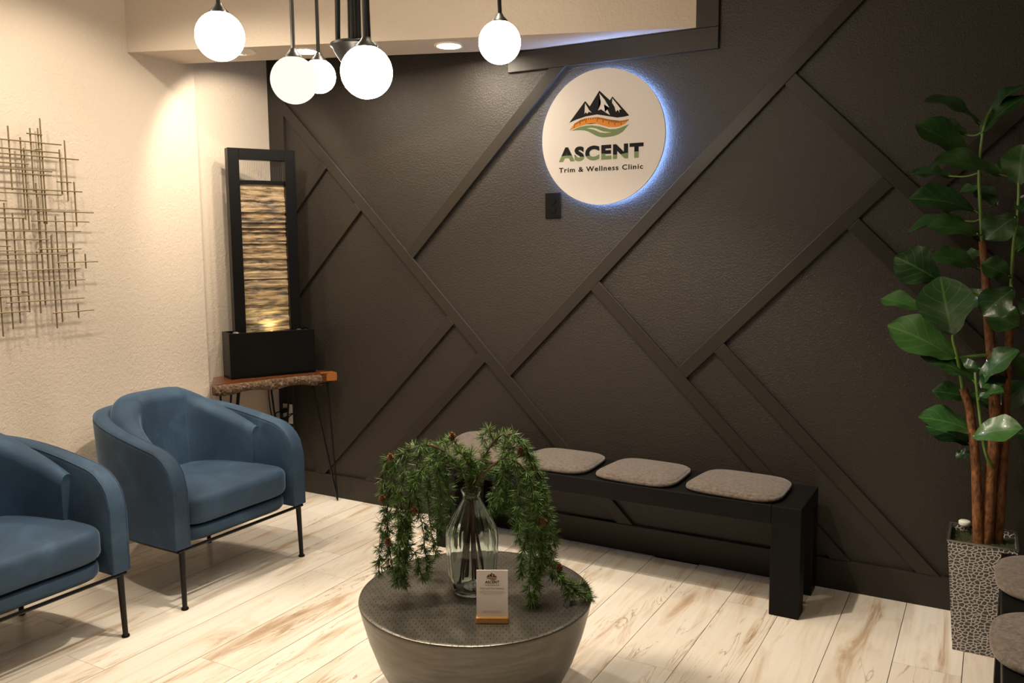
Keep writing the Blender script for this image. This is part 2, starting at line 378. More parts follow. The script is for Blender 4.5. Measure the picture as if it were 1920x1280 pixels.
batten([(-1.156, 2.3355), (-1.058, 2.3355), (-1.058, ZC), (-1.156, ZC)], 'beam_board')
o = obj('baseboard_back', box(BM(), XT, XR, YB-.02, YB-.0005, 0, ZBB, .003), M['trim']); o['kind'] = 'structure'

# ------------------------------------------------------------------ downlights
def downlight(x, y, z, lens, label, r=.068, group='recessed downlights in the bulkhead'):
    t = thing('recessed_downlight', label, 'downlight', (x, y, z), 0, group)
    obj('trim_ring', lathe(BM(), [(r*.78, -.001), (r*.80, -.006), (r*.95, -.007), (r, -.003), (r, 0)], 40), M['whitetrim'], t, True)
    obj('lens', lathe(BM(), [(0, -.002), (r*.79, -.002), (r*.79, 0)], 40), M[lens], t)
downlight(-2.863, 3.10, ZB, 'lens', 'lit recessed downlight in the bulkhead above the fountain corner')
downlight(-2.225, 3.352, ZB, 'lens', 'lit recessed downlight in the bulkhead left of the round sign')
def spot(parent, loc, W, ang, blend, aim=None, r=.03):
    l = bpy.data.lights.new('can_lamp', 'SPOT'); l.energy = W; l.color = WARM; l.spot_size = math.radians(ang); l.spot_blend = blend; l.shadow_soft_size = r
    o = bpy.data.objects.new('lamp', l); C.objects.link(o); o.parent = parent; o.location = loc
    if aim: o.rotation_euler = Vector(aim).to_track_quat('-Z', 'Y').to_euler()
# eyeball fitting turned towards the fountain niche
ey = thing('eyeball_downlight', 'round eyeball downlight in the bulkhead turned toward the fountain niche', 'downlight', (-3.13, 2.955, ZB))
er = .072
obj('trim_ring', lathe(BM(), [(er*.80, -.001), (er*.82, -.004), (er*.96, -.005), (er, -.002), (er, 0)], 40), M['whitetrim'], ey, True)
obj('socket_plate', lathe(BM(), [(0, -.0012), (er*.80, -.0012), (er*.8, 0)], 40), M['whitetrim'], ey)
spot(ey, (0, 0, -.012), EYE_W, 100, .45, (-.55, .47, -.69), .02)
for x, y, lb, k in ((-2.75, 2.12, 'lit ceiling downlight above the armchair by the corner table', .55), (-2.75, 1.20, 'lit ceiling downlight above the armchair at the photo edge', .6),
                    (-1.55, 2.28, 'lit ceiling downlight over the coffee table', 1.45), (-.45, 1.45, 'lit ceiling downlight nearest the camera', .22)):
    t = thing('ceiling_downlight', lb, 'downlight', (x, y, ZC), 0, 'recessed downlights in the ceiling')
    obj('trim_ring', lathe(BM(), [(.053, -.001), (.055, -.006), (.064, -.007), (.068, -.003), (.068, 0)], 40), M['whitetrim'], t, True)
    obj('lens', lathe(BM(), [(0, -.002), (.053, -.002), (.053, 0)], 40), M['lens2'], t)
    spot(t, (0, 0, -.02), CEIL_W*k, 134 if x < -2 else 100, .35)

# ------------------------------------------------------------------ chandelier
ch = thing('chandelier', 'black chandelier with a bowl hub and glowing white glass globes', 'chandelier', (-1.60, 1.93, ZC))
def L2(p): return Vector(p)-Vector((-1.60, 1.93, ZC))
HZ = 1.995
hub = obj('hub', lathe(BM(), [(0, HZ-.058-ZC), (.018, HZ-.056-ZC), (.040, HZ-.040-ZC), (.055, HZ-.016-ZC), (.060, HZ-.003-ZC), (.066, HZ-ZC), (.066, HZ+.006-ZC), (.058, HZ+.010-ZC), (0, HZ+.011-ZC)], 40), M['black'], ch, True, 50)
obj('canopy', lathe(BM(), [(0, -.03), (.05, -.03), (.075, -.012), (.08, 0)], 32), M['black'], ch, True)
obj('downrod', tube(BM(), [(0, 0, -.02), (0, 0, HZ-ZC)], .009, 10), M['black'], ch, True)
G = [((-1.862, 1.687, 2.006), .065, 1), ((-1.759, 1.856, 1.907), .066, 0), ((-2.02, 2.25, 2.006), .056, 1), ((-1.402, 1.737, 1.874), .065, 1),
     ((-1.369, 2.345, 2.059), .065, 1), ((-1.5224, 1.8826, 1.8989), .060, 1)]
hid = [((-1.25, 1.45, 2.26), .065), ((-1.95, 1.40, 2.28), .065), ((-1.75, 2.38, 2.38), .065)]
allg = G+[(p, r, 1) for p, r in hid]
for i, (p, r, lit) in enumerate(allg):
    p = Vector(p); a = math.atan2(p.y-1.93, p.x+1.60); s = Vector((-1.60+.045*math.cos(a), 1.93+.045*math.sin(a), HZ))
    tz = 2.52+.04*(i % 3); top = Vector((p.x, p.y, p.z+r))
    mid = (s+top)/2; mid.z = tz+.12
    pts = catmull([s, Vector((s.x, s.y, HZ+.22)), Vector((s.x+(p.x-s.x)*.07, s.y+(p.y-s.y)*.07, tz-.08)), mid, Vector((p.x-(p.x-s.x)*.05, p.y-(p.y-s.y)*.05, max(tz-.12, top.z+.09))), Vector((p.x, p.y, top.z+.05)), top], 6)
    obj('rod', tube(BM(), [L2(q) for q in pts], .0062, 8), M['black'], ch, True)
    g = obj('globe', sphere(BM(), L2(p), r, 40, 20), M['globe'] if lit else M['globe_dim'], ch, True)
    c = L2(top)
    obj('socket', lathe(BM(), [(0, c.z+.020), (.010, c.z+.020), (.014, c.z+.012), (.026, c.z-.001), (.028, c.z-.007), (0, c.z-.007)], 24, (c.x, c.y)), M['black'], g, True)

# ------------------------------------------------------------------ armchairs
def make_chair(label, loc):
    t = thing('armchair', label, 'armchair', loc, 0, 'blue velvet armchairs along the beige wall')
    # local frame: +x to the room, front plane x=0, floor z=0
    HWf, DEP, Z0 = .362, .665, .250
    def path(th):      # th -90..90
        s, c = math.sin(th), math.cos(th)
        return Vector((-DEP*abs(c)**.62*1.0, HWf*(1 if s > 0 else -1)*abs(s)**.60, 0))
    def sweep(off_out, off_in, thmax, ztop, zbot, rnd, x_shift=0, n=110, lean=0, nc=7):
        ths = []
        for i in range(n+1):
            u = i/n*2-1
            ths.append(thmax*math.copysign(1-(1-abs(u)**1.6)**1.8, u))
        P = [path(a) for a in ths]
        bm = BM(); secs = []
        for i, (a, p) in enumerate(zip(ths, P)):
            d = (P[min(i+1, n)]-P[max(i-1, 0)]).normalized()
            nrm = Vector((d.y, -d.x, 0))
            if nrm.dot(p-Vector((-.25, 0, 0))) < 0: nrm = -nrm
            if i in (0, n): nrm = Vector((0, math.copysign(1, p.y), 0))
            zt = ztop(p); h = []
            ro = min(rnd, (zt-zbot)*.45)
            o_, i_ = off_out, (off_in(p) if callable(off_in) else off_in)
            wd = o_-i_; rx = min(ro, wd*.5)
            h.append((o_, zbot)); h.append((o_, (zbot+zt)/2))
            for k in range(nc): b = k/(nc-1)*PI/2; h.append((o_-rx+rx*math.cos(b), zt-ro+ro*math.sin(b)))
            for k in range(nc): b = k/(nc-1)*PI/2; h.append((i_+rx-rx*math.sin(b), zt-ro+ro*math.cos(b)))
            h.append((i_, (zbot+zt)/2)); h.append((i_, zbot))
            ring = []
            for (q, z) in h:
                ln = lean*max(0, (z-.30))*max(0, -p.x/DEP)
                v = p+nrm*(q); ring.append(bm.verts.new((v.x-ln+x_shift, v.y, z)))
            secs.append(ring)
        m_ = len(secs[0])
        for A, B in zip(secs, secs[1:]):
            for k in range(m_): bm.faces.new((A[k], A[(k+1) % m_], B[(k+1) % m_], B[k]))
        bm.faces.new(secs[0]); bm.faces.new(secs[-1])
        return bm
    def ztop(p):
        s = -p.x; f = min(1, s/DEP); base = .605+.128*(f**.85)
        r = .12
        if s < r: base -= r*(1-math.sqrt(max(0, 1-(1-s/r)**2)))*.95
        return base
    sh = obj('shell', sweep(0, -.072, PI/2, ztop, Z0, .022, lean=.10), M['velvet'], t, True, 50)
    for off in (-.004, -.068):       # seam piping along both upper edges of the shell and down the arm fronts
        pp_ = []
        for i in range(111):
            u = i/110*2-1; th = PI/2*math.copysign(1-(1-abs(u)**1.6)**1.8, u); p = path(th); e_ = 1e-3
            d_ = (path(min(PI/2, th+e_))-path(max(-PI/2, th-e_))).normalized(); n_ = Vector((d_.y, -d_.x, 0))
            if n_.dot(p-Vector((-.25, 0, 0))) < 0: n_ = -n_
            if i in (0, 110): n_ = Vector((0, math.copysign(1, p.y), 0))
            z_ = ztop(p)-.0065; v_ = p+n_*off; pp_.append(Vector((v_.x-.10*max(0, z_-.30)*max(0, -p.x/DEP), v_.y, z_)))
        a_, b_ = pp_[0], pp_[-1]
        pp_ = [Vector((a_.x, a_.y, .256))]+pp_+[Vector((b_.x, b_.y, .256))]
        obj('piping', tube(BM(), pp_, .0022, 6), M['velvet'], sh, True)
    def ztop2(p):
        f = min(1, max(0, (-p.x-.19)/(DEP-.19)))
        return .600+.190*f**.9
    bc = obj('back_cushion', sweep(-.060, lambda p: -.115-.085*min(1, max(0, (-p.x-.19)/(DEP-.19))), 1.425, ztop2, .36, .045, lean=.05), M['velvet'], t, True, 60)
    # seat: base rail and cushion
    def slab(x0, x1, hw0, hw1, z0, z1, rnd, crown=0):
        bm = BM(); nx, ny = 14, 16; rows = []
        outline = []
        # rounded-back plan outline as rings of superellipse, built as pillow: side wall rings
        def plan(k, n=56):
            a = 2*PI*k/n; c, s = math.cos(a), math.sin(a)
            e = .28 if c > 0 else .55
            x = (x0+x1)/2+(x1-x0)/2*math.copysign(abs(c)**e, c); hw = hw1 if c > 0 else hw1+(hw0-hw1)*abs(c)
            return Vector((x, hw*math.copysign(abs(s)**.3, s)))
        cc = Vector(((x0+x1)/2, 0)); n = 56; rings = []
        prof = [(0, z0, 0)]
        steps = [(rnd*.6, z0)] + [(rnd*(1-math.sin(b)), z0+rnd*(1-math.cos(b))) for b in [PI/2*i/5 for i in range(1, 6)]] + [(rnd*(1-math.cos(b)), z1-rnd+rnd*math.sin(b)) for b in [PI/2*i/6 for i in range(7)]]
        cv = bm.verts.new((cc.x, 0, z0)); last = None
        for (ins, z) in steps:
            ring = []
            for k in range(n):
                p = plan(k); d = (p-cc); L = d.length; q = cc+d*max(0, (L-ins)/L); ring.append(bm.verts.new((q.x, q.y, z)))
            if last: 
                for k in range(n): bm.faces.new((last[k], last[(k+1) % n], ring[(k+1) % n], ring[k]))
            else:
                for k in range(n): bm.faces.new((cv, ring[(k+1) % n], ring[k]))
            last = ring
        for f_ in (.75, .5, .25):
            ring = []
            for k in range(n):
                v = last_o[k] if False else last[k]
            base = [Vector(v.co) for v in (first_top if f_ != .75 else last)] if False else None
            ring = []
            for k in range(n):
                p = plan(k); d = (p-cc)*f_; q = cc+d; ring.append(bm.verts.new((q.x, q.y, z1+crown*(1-f_**2))))
            for k in range(n): bm.faces.new((last[k], last[(k+1) % n], ring[(k+1) % n], ring[k]))
            last = ring
        cv = bm.verts.new((cc.x, 0, z1+crown))
        for k in range(n): bm.faces.new((last[k], last[(k+1) % n], cv))
        return bm
    obj('seat_base', slab(-.56, -.012, .25, .287, .252, .312, .022), M['velvet'], t, True, 60)
    obj('seat_cushion', slab(-.52, .004, .22, .287, .318, .438, .034, .018), M['velvet'], t, True, 60)
    # bent steel frame under the shell and four legs with feet
    pts = [path(a) for a in [PI/2*(i/40*2-1) for i in range(41)]]
    ring = [Vector((p.x*.97-.008, p.y*.955, .242)) for p in pts]
    obj('frame', tube(BM(), ring+[ring[0]], .0075, 8), M['black'], t, True)
    for x, y, dx, dy in ((-.012, .325, .006, .004), (-.012, -.325, .006, -.004), (-.52, .25, -.02, .004), (-.52, -.25, -.02, -.004)):
        lg = obj('leg', tube(BM(), [(x, y, .245), (x+dx, y+dy, .006)], [.0125, .0095], 12), M['black'], t, True)
        obj('foot', lathe(BM(), [(0, 0), (.013, 0), (.015, .004), (.013, .009), (.009, .011)], 16, (x+dx, y+dy)), M['black'], lg, True)
    return t
make_chair('blue velvet barrel armchair beside the live-edge corner table', (-2.738, 2.505, 0))
make_chair('blue velvet barrel armchair cut off by the left edge of the photo', (-2.738, 1.580, 0))

# ------------------------------------------------------------------ wall sculpture of brass rods
ws = thing('wall_sculpture', 'brass rod lattice sculpture hung on the beige wall', 'wall art', (XL, 1.95, 1.05))
VR = [(2.08, 1.673, 1.932), (2.128, 1.551, 1.891), (2.172, 1.671, 1.933), (2.206, 1.537, 1.936), (2.218, 1.536, 1.978), (2.14, 1.509, 1.848), (2.296, 1.662, 1.856), (2.322, 1.637, 1.897), (2.354, 1.527, 1.721), (2.181, 1.408, 1.707), (2.041, 1.1, 1.619), (2.073, 1.121, 1.579), (2.116, 1.165, 1.56), (2.211, 1.27, 1.546), (2.232, 1.086, 1.487), (2.258, 1.111, 1.571), (2.3, 1.253, 1.593), (2.331, 1.264, 1.456), (2.385, 1.341, 1.406), (2.335, 1.123, 1.187), (2.164, 1.157, 1.42), (1.998, 1.073, 1.325), (2.186, 1.189, 1.65), (1.95, 1.30, 1.90), (1.90, 1.12, 1.60), (1.84, 1.40, 1.86), (1.79, 1.2, 1.70)]
HR = [(1.875, None, 2.302), (1.909, 2.153, 2.219), (1.84, None, 2.291), (1.818, None, 2.378), (1.782, None, 2.152), (1.758, None, 2.252), (1.742, 2.113, 2.248), (1.679, 2.043, 2.385), (1.661, None, 2.289), (1.717, 2.271, 2.337), (1.628, None, 2.049), (1.597, None, 2.233), (1.589, 2.172, 2.434), (1.559, None, 2.119), (1.548, 2.147, 2.409), (1.505, None, 2.367), (1.47, None, 2.219), (1.443, None, 2.051), (1.424, None, 2.11), (1.409, None, 2.302), (1.429, 2.169, 2.363), (1.386, None, 2.099), (1.371, 2.247, 2.44), (1.342, 2.094, 2.354), (1.339, None, 2.08), (1.293, 2.032, 2.373), (1.266, None, 2.067), (1.237, None, 2.12), (1.211, 2.018, 2.361), (1.171, None, 2.111), (1.154, 2.213, 2.406)]
for i, (y, z0, z1) in enumerate(VR):
    obj('rod', tube(BM(), [(.047, y-1.95, z0-1.05), (.047, y-1.95, z1-1.05)], .0036, 6), M['brass'], ws, True)
for i, (z, y0, y1) in enumerate(HR):
    if y0 is None: y0 = 1.97-.22*((i*37) % 10)/10
    obj('rod', tube(BM(), [(.054, y0-1.95, z-1.05), (.054, y1-1.95, z-1.05)], .003, 6), M['brass'], ws, True)
for y, z in ((2.218, 1.85), (2.116, 1.25), (1.9, 1.5), (2.3, 1.4)):
    obj('standoff', tube(BM(), [(0, y-1.95, z-1.05), (.047, y-1.95, z-1.05)], .003, 6), M['brass'], ws)

# ------------------------------------------------------------------ corner table with live edge
ZT = .735
FL_, FR_, BR_, BL_ = Vector((-3.432, 2.955)), Vector((-3.165, 3.585)), Vector((-3.60, 3.600)), Vector((-3.622, 3.130))
tb = thing('side_table', 'live-edge wooden corner table on black hairpin legs', 'table', (-3.42, 3.35, 0))
def T2(p, z): return Vector((p[0]+3.42, p[1]-3.35, z))
rng = random.Random(3)
nE = 46; fr = []
for i in range(nE+1):
    f = i/nE; p = FL_.lerp(FR_, f); w_ = .010*math.sin(f*9)+.006*math.sin(f*23+1); n_ = Vector((.92, -.39))
    fr.append(p+n_*w_*(1 if .05 < f < .95 else .3))
poly = [q for q in fr]+[BR_, BL_]
bm = BM(); prism(bm, [(q.x+3.42, q.y-3.35) for q in poly], ZT-.046, ZT)
slab_o = obj('slab', bm, M['walnut'], tb)
# bark strip: lumpy relief in front of the slab's long edge
bm = BM(); rows = []
nz = 9; nb = 120
for i in range(nb+1):
    f = .0+.86*i/nb; p = FL_.lerp(FR_, f); n_ = Vector((.92, -.39)); col = []
    for j in range(nz+1):
        g = j/nz; z = ZT-.002-.050*g - .008*math.sin(f*17)*g
        b = .012+.012*math.sin(g*PI)+rng.uniform(-.005, .006)+.010*math.sin(f*9)+.006*math.sin(f*23+1)
        if j == 0: b = .009*math.sin(f*9)+.003
        if i in (0, nb): b *= .4
        q = p+n_*b; col.append(bm.verts.new(T2(q, z)))
    back = bm.verts.new(T2(p-n_*.02, ZT-.052)); col.append(back)
    rows.append(col)
for A, B in zip(rows, rows[1:]):
    for k in range(len(A)-1): bm.faces.new((A[k], A[k+1], B[k+1], B[k]))
obj('bark_edge', bm, M['bark'], slab_o, True, 80)
a0 = FL_.lerp(FR_, .865); bm = BM(); nn_ = Vector((.92, -.39))
pl = [a0+nn_*.006, FR_+nn_*.012+Vector((.004, .0)), FR_+Vector((-.04, .012)), a0+Vector((-.03, .02))]
prism(bm, [(q.x+3.42, q.y-3.35) for q in pl], ZT-.048, ZT+.001)
bmesh.ops.bevel(bm, geom=list(bm.edges), offset=.004, segments=2, affect='EDGES')
obj('sapwood_corner', bm, M['sapwood'], slab_o)
feet = [((-3.168, 3.572), (-3.235, 3.47), (-3.195, 3.545)), ((-3.42, 2.975), (-3.475, 3.045), (-3.400, 3.05)), ((-3.585, 3.585), (-3.50, 3.57), (-3.575, 3.49)), ((-3.585, 3.16), (-3.575, 3.26), (-3.50, 3.20))]
for ft, t1, t2 in feet:
    z1 = ZT-.048
    pts = [T2(t1, z1), T2((ft[0]+(t1[0]-ft[0])*.02, ft[1]+(t1[1]-ft[1])*.02), .012), T2(ft, .0055), T2((ft[0]+(t2[0]-ft[0])*.02, ft[1]+(t2[1]-ft[1])*.02), .012), T2(t2, z1)]
    lg = obj('hairpin_leg', tube(BM(), pts, .0055, 8), M['black'], tb, True)
    mx_, my_ = (t1[0]+t2[0])/2, (t1[1]+t2[1])/2
    obj('mounting_plate', box(BM(), mx_-.045+3.42, mx_+.045+3.42, my_-.05-3.35, my_+.05-3.35, z1-.004, z1+.001), M['black'], lg)

# ------------------------------------------------------------------ fountain
FA = Vector((-3.474, 3.118, ZT)); FD = Vector((.470, .883, 0)).normalized(); FB = Vector((-FD.y, FD.x, 0))   # along front, to the back
ft = thing('tabletop_fountain', 'black framed tabletop fountain with a lit slate panel', 'fountain', FA, math.atan2(FD.y, FD.x))
# local: x along front, y to the back, z up
W_, DP, HB = .462, .150, .243
bm = BM(); box(bm, 0, W_, 0, DP, .0008, .012)
basin = obj('basin', bm, M['blackplastic'], ft)
for nm, (a, b, c, d) in dict(f=(0, W_, 0, .012), b=(0, W_, DP-.012, DP), l=(0, .012, .012, DP-.012), r=(W_-.012, W_, .012, DP-.012)).items():
    obj('basin_wall', box(BM(), a, b, c, d, .0008, HB, .002), M['blackplastic'], basin)
obj('water_surface', box(BM(), .012, W_-.012, .012, DP-.012, HB-.03, HB-.022), M['water'], basin)
X0, X1, Y0, Y1, ZTOP = .045, .402, .045, .105, 1.207
XI0, XI1 = .103, .345
obj('post', box(BM(), X0, XI0, Y0, Y1, .012, ZTOP, .002), M['blackplastic'], ft)
obj('post', box(BM(), XI1, X1, Y0, Y1, .012, ZTOP, .002), M['blackplastic'], ft)
obj('top_bar', box(BM(), XI0, XI1, Y0, Y1, 1.150, ZTOP, .002), M['blackplastic'], ft)
obj('spout_bar', box(BM(), XI0, XI1, Y0+.020, Y1-.01, 1.025, 1.045, .002), M['blackplastic'], ft)
# slate panel with layered ledges
bm = BM(); nzs, nxs = 110, 14; rng = random.Random(11); led = []; z = 0; d = 0
lay = []
while len(lay) <= nzs:
    h = rng.choice((1, 2, 2, 3)); d = rng.uniform(-.008, .006); lay += [d]*h
rows = []
for j in range(nzs+1):
    zz = .200+(1.028-.200)*j/nzs
    rows.append([bm.verts.new((XI0+(XI1-XI0)*i/nxs, Y0+.030+lay[j]+rng.uniform(-.002, .002), zz)) for i in range(nxs+1)])
for A, B in zip(rows, rows[1:]):
    for i in range(nxs): bm.faces.new((A[i], A[i+1], B[i+1], B[i]))
bk = [[bm.verts.new((x, Y1-.012, z_)) for x in (XI0, XI1)] for z_ in (.200, 1.028)]
bm.faces.new((bk[0][0], bk[0][1], bk[1][1], bk[1][0]))
obj('slate_panel', bm, M['slate'], ft, True, 25)
for i in range(26):
    x = XI0+.006+(XI1-XI0-.012)*i/25
    obj('water_strand', tube(BM(), [(x, Y0+.034, 1.151), (x, Y0+.034, 1.044)], .0006, 5), M['steel'], ft, True)
lp = obj('lamp_puck', lathe(BM(), [(0, HB-.002), (.016, HB-.004), (.018, HB-.016), (0, HB-.016)], 20, (.235, .032)), M['pond'], ft)
pl_ = bpy.data.lights.new('fountain_lamp', 'SPOT'); pl_.energy = 1.0; pl_.color = (1, .86, .45); pl_.spot_size = math.radians(150); pl_.spot_blend = .6; pl_.shadow_soft_size = .01
po = bpy.data.objects.new('lamp', pl_); C.objects.link(po); po.parent = ft; po.location = (.235, .030, HB+.008); po.rotation_euler = (math.radians(165), 0, 0)
PB = [(.045, .030, .021), (.175, .026, .012), (.300, .026, .013), (.385, .030, .018), (.425, .040, .015), (.14, .022, .008)]
nm = ['pale grey pebble at the left end of the fountain basin', 'dark pebble just left of the fountain lamp', 'dark pebble just right of the fountain lamp', 'dark flat pebble near the right post of the fountain', 'dark pebble at the right end of the fountain basin', 'smallest pebble between the grey pebble and the fountain lamp']
for (x, y, r), lb in zip(PB, nm):
    bm = BM(); sphere(bm, (0, 0, 0), r, 14, 8, (1.15, .8, .72))
    rg = random.Random(x)
    for v in bm.verts: v.co *= 1+rg.uniform(-.04, .04)
    o = obj('pebble', bm, M['steel'] if 'pale' in lb else M['pebble'], None, True, 80)
    p = FA+FD*x+FB*y; o.location = (p.x, p.y, ZT+HB-.022+r*.66); tag(o, lb, 'pebble', 'pebbles in the fountain basin')
# outlet, plug and cord under the table
ot = thing('wall_outlet', 'white wall outlet low in the corner under the live-edge table', 'outlet', (-3.570, YB-.0181, .455))
obj('plate', box(BM(), -.036, .036, -.006, 0, -.058, .058, .003), M['white'], ot)
for dz in (.022, -.022): obj('receptacle', box(BM(), -.017, .017, -.008, -.005, dz-.014, dz+.014, .002), M['white'], ot)
cd = thing('power_cord', 'black power cord plugged into the white outlet', 'cord', (-3.575, YB-.03, .455))
for dz in (.022, -.030): obj('plug', box(BM(), -.014, .014, -.034, .003, dz-.013, dz+.013, .004), M['blackplastic'], cd)
obj('cable', tube(BM(), catmull([(0, -.03, .022), (-.01, -.075, .01), (.025, -.08, -.06), (-.02, -.06, -.05), (-.035, -.07, .09), (-.03, -.09, .18), (-.02, -.16, .229)], 8), .0035, 6), M['blackplastic'], cd, True)
obj('cable', tube(BM(), catmull([(0, -.03, -.03), (.02, -.07, -.05), (.06, -.06, .0), (.10, -.05, .02), (.05, -.07, -.03), (-.01, -.08, -.11), (-.04, -.06, -.10), (-.03, -.10, .10), (.0, -.13, .229)], 8), .003, 6), M['blackplastic'], cd, True)

# ------------------------------------------------------------------ round backlit sign
SX, SZ, SR, SY = -1.577, 1.913, .3005, 3.603
sg = thing('round_sign', 'round white backlit clinic sign with mountain logo on the dark wall', 'sign', (SX, SY, SZ))
bm = BM(); prism(bm, [(SR*math.cos(2*PI*i/96), SR*math.sin(2*PI*i/96)) for i in range(96)], 0, .008, 'y')
obj('disc', bm, M['signwhite'], sg)
bm = BM(); tube(bm, [(SR*.962*math.cos(2*PI*i/96), .016, SR*.962*math.sin(2*PI*i/96)) for i in range(97)], .006, 8, False)
obj('led_strip', bm, M['led'], sg)
bm = BM()
ro, ri = SR*.91, SR*.88
a = [[bm.verts.new((r*math.cos(2*PI*i/96), y, r*math.sin(2*PI*i/96))) for i in range(96)] for r, y in ((ro, .008), (ro, .036), (ri, .036), (ri, .008))]
for q in range(4):
    for i in range(96): bm.faces.new((a[q][i], a[q][(i+1) % 96], a[(q+1) % 4][(i+1) % 96], a[(q+1) % 4][i]))
obj('mounting_ring', bm, M['signedge'], sg)
for an in (45, 135, 225, 315):
    c_, s_ = SR*.7*math.cos(math.radians(an)), SR*.7*math.sin(math.radians(an))
    obj('standoff', tube(BM(), [(c_, .006, s_), (c_, YB-SY, s_)], .006, 10), M['steel'], sg)
def lg2(px, py): return ((px-631)/431*SR, (627-(py+.037*(px-631)))/471*SR)
def flat(name, pts, m, parent, y=-.0006, sc=1, o0=(0, 0)):
    bm = BM(); vs_ = [bm.verts.new((p[0]*sc+o0[0], y, p[1]*sc+o0[1])) for p in pts]
    f_ = bm.faces.new(vs_); bmesh.ops.triangulate(bm, faces=[f_]); return obj(name, bm, m, parent)
MTN = [(400, 520), (515, 373), (548, 412), (615, 307), (688, 377), (706, 353), (822, 487), (785, 494), (740, 498), (680, 486), (600, 470), (520, 480), (450, 500)]
SN = [[(515, 388), (511, 462), (521, 450), (530, 462), (541, 449), (562, 456), (544, 437)], [(615, 325), (614, 372), (627, 395), (607, 443), (628, 436), (655, 456), (690, 478), (668, 432), (648, 402), (685, 428), (655, 375)], [(705, 365), (704, 396), (722, 425), (730, 458), (744, 446), (757, 464), (752, 444), (768, 446), (745, 415)]]
RIB = [(400, 575), (440, 525), (480, 503), (520, 492), (600, 487), (640, 495), (680, 507), (720, 519), (760, 521), (822, 510), (790, 545), (760, 558), (730, 563), (680, 560), (640, 548), (600, 533), (560, 528), (520, 535), (450, 555)]
GRN = [(415, 577), (450, 560), (480, 551), (520, 544), (560, 543), (620, 553), (690, 575), (730, 575), (760, 568), (822, 545), (780, 595), (750, 612), (720, 622), (680, 628), (640, 630), (610, 623), (590, 615), (540, 586), (510, 577), (480, 574), (450, 574)]
SLT = [(525, 562), (560, 560), (590, 565), (640, 588), (700, 597), (660, 600), (620, 594), (580, 575)]
def logo(parent, y, sc=1, o0=(0, 0), ticks=True, dy=.0006):
    flat('logo_mountains', [lg2(*p) for p in MTN], M['ink'], parent, y, sc, o0)
    for s in SN: flat('logo_snow', [lg2(*p) for p in s], M['signwhite'], parent, y-dy, sc, o0)
    flat('logo_ribbon', [lg2(*p) for p in RIB], M['orange'], parent, y, sc, o0)
    flat('logo_leaf', [lg2(*p) for p in GRN], M['green'], parent, y, sc, o0)
    flat('logo_slit', [lg2(*p) for p in SLT], M['signwhite'], parent, y-dy, sc, o0)
    if ticks:
        top = [(440, 527), (480, 505), (520, 493), (600, 488), (640, 496), (680, 508), (720, 520), (760, 522), (815, 513)]
        bm = BM()
        for i in range(40):
            f_ = i/39*(len(top)-1); k = min(int(f_), len(top)-2); tx = top[k][0]+(top[k+1][0]-top[k][0])*(f_-k); ty = top[k][1]+(top[k+1][1]-top[k][1])*(f_-k)
            ln = 30 if i % 5 == 0 else 13
            q = [lg2(tx-1.6, ty), lg2(tx+1.6, ty), lg2(tx+1.6-ln*.12, ty+ln), lg2(tx-1.6-ln*.12, ty+ln)]
            bm.faces.new([bm.verts.new((p[0]*sc+o0[0], y-dy, p[1]*sc+o0[1])) for p in q])
        obj('logo_ruler_ticks', bm, M['ink'], parent)
logo(sg, -.0006)
def text(name, s, m, parent, x0, x1, z0, z1, y, bold=.0, space=1.0, align_base=True):
    c = bpy.data.curves.new(name, 'FONT'); c.body = s; c.size = 1; c.offset = bold; c.space_character = space; c.resolution_u = 4
    t_ = bpy.data.objects.new(name, c); C.objects.link(t_)
    dg = bpy.context.evaluated_depsgraph_get(); me = bpy.data.meshes.new_from_object(t_.evaluated_get(dg))
    bpy.data.objects.remove(t_)
    xs = [v.co.x for v in me.vertices]; zs = [v.co.y for v in me.vertices]
    ax, bx_, az, bz = min(xs), max(xs), min(zs), max(zs)
    for v in me.vertices: v.co = ((v.co.x-ax)/(bx_-ax)*(x1-x0), 0, (v.co.y-az)/(bz-az)*(z1-z0))
    me.materials.clear(); me.materials.append(m); me.name = name
    o = bpy.data.objects.new(name, me); C.objects.link(o); o.parent = parent; o.location = (x0, y, z0); return o
xa, za = lg2(325, 797); xb, zb = lg2(920, 671)
text('lettering_name', 'ASCENT', M['letters'], sg, xa, xb, za, zb, -.0008, .058, 1.18)
xa, za = lg2(326, 873); xb, zb = lg2(918, 815)
text('lettering_subtitle', 'Trim & Wellness Clinic', M['ink'], sg, xa, xb, za, zb, -.0008, .022, 1.16)
# black duplex outlet below the sign
ob = thing('wall_outlet', 'black wall outlet on the dark wall just below the round sign', 'outlet', (-1.838, YB-.0002, 1.617))
obj('plate', box(BM(), -.040, .040, -.007, 0, -.061, .061, .003), M['blackplastic'], ob)
for dz in (.021, -.021): obj('receptacle', lathe(BM(), [(0, .0), (.0165, 0), (.0165, .003), (0, .003)], 20), M['blackplastic'], ob).matrix_local = Matrix.Translation((0, -.007, dz)) @ Matrix.Rotation(PI/2, 4, 'X')

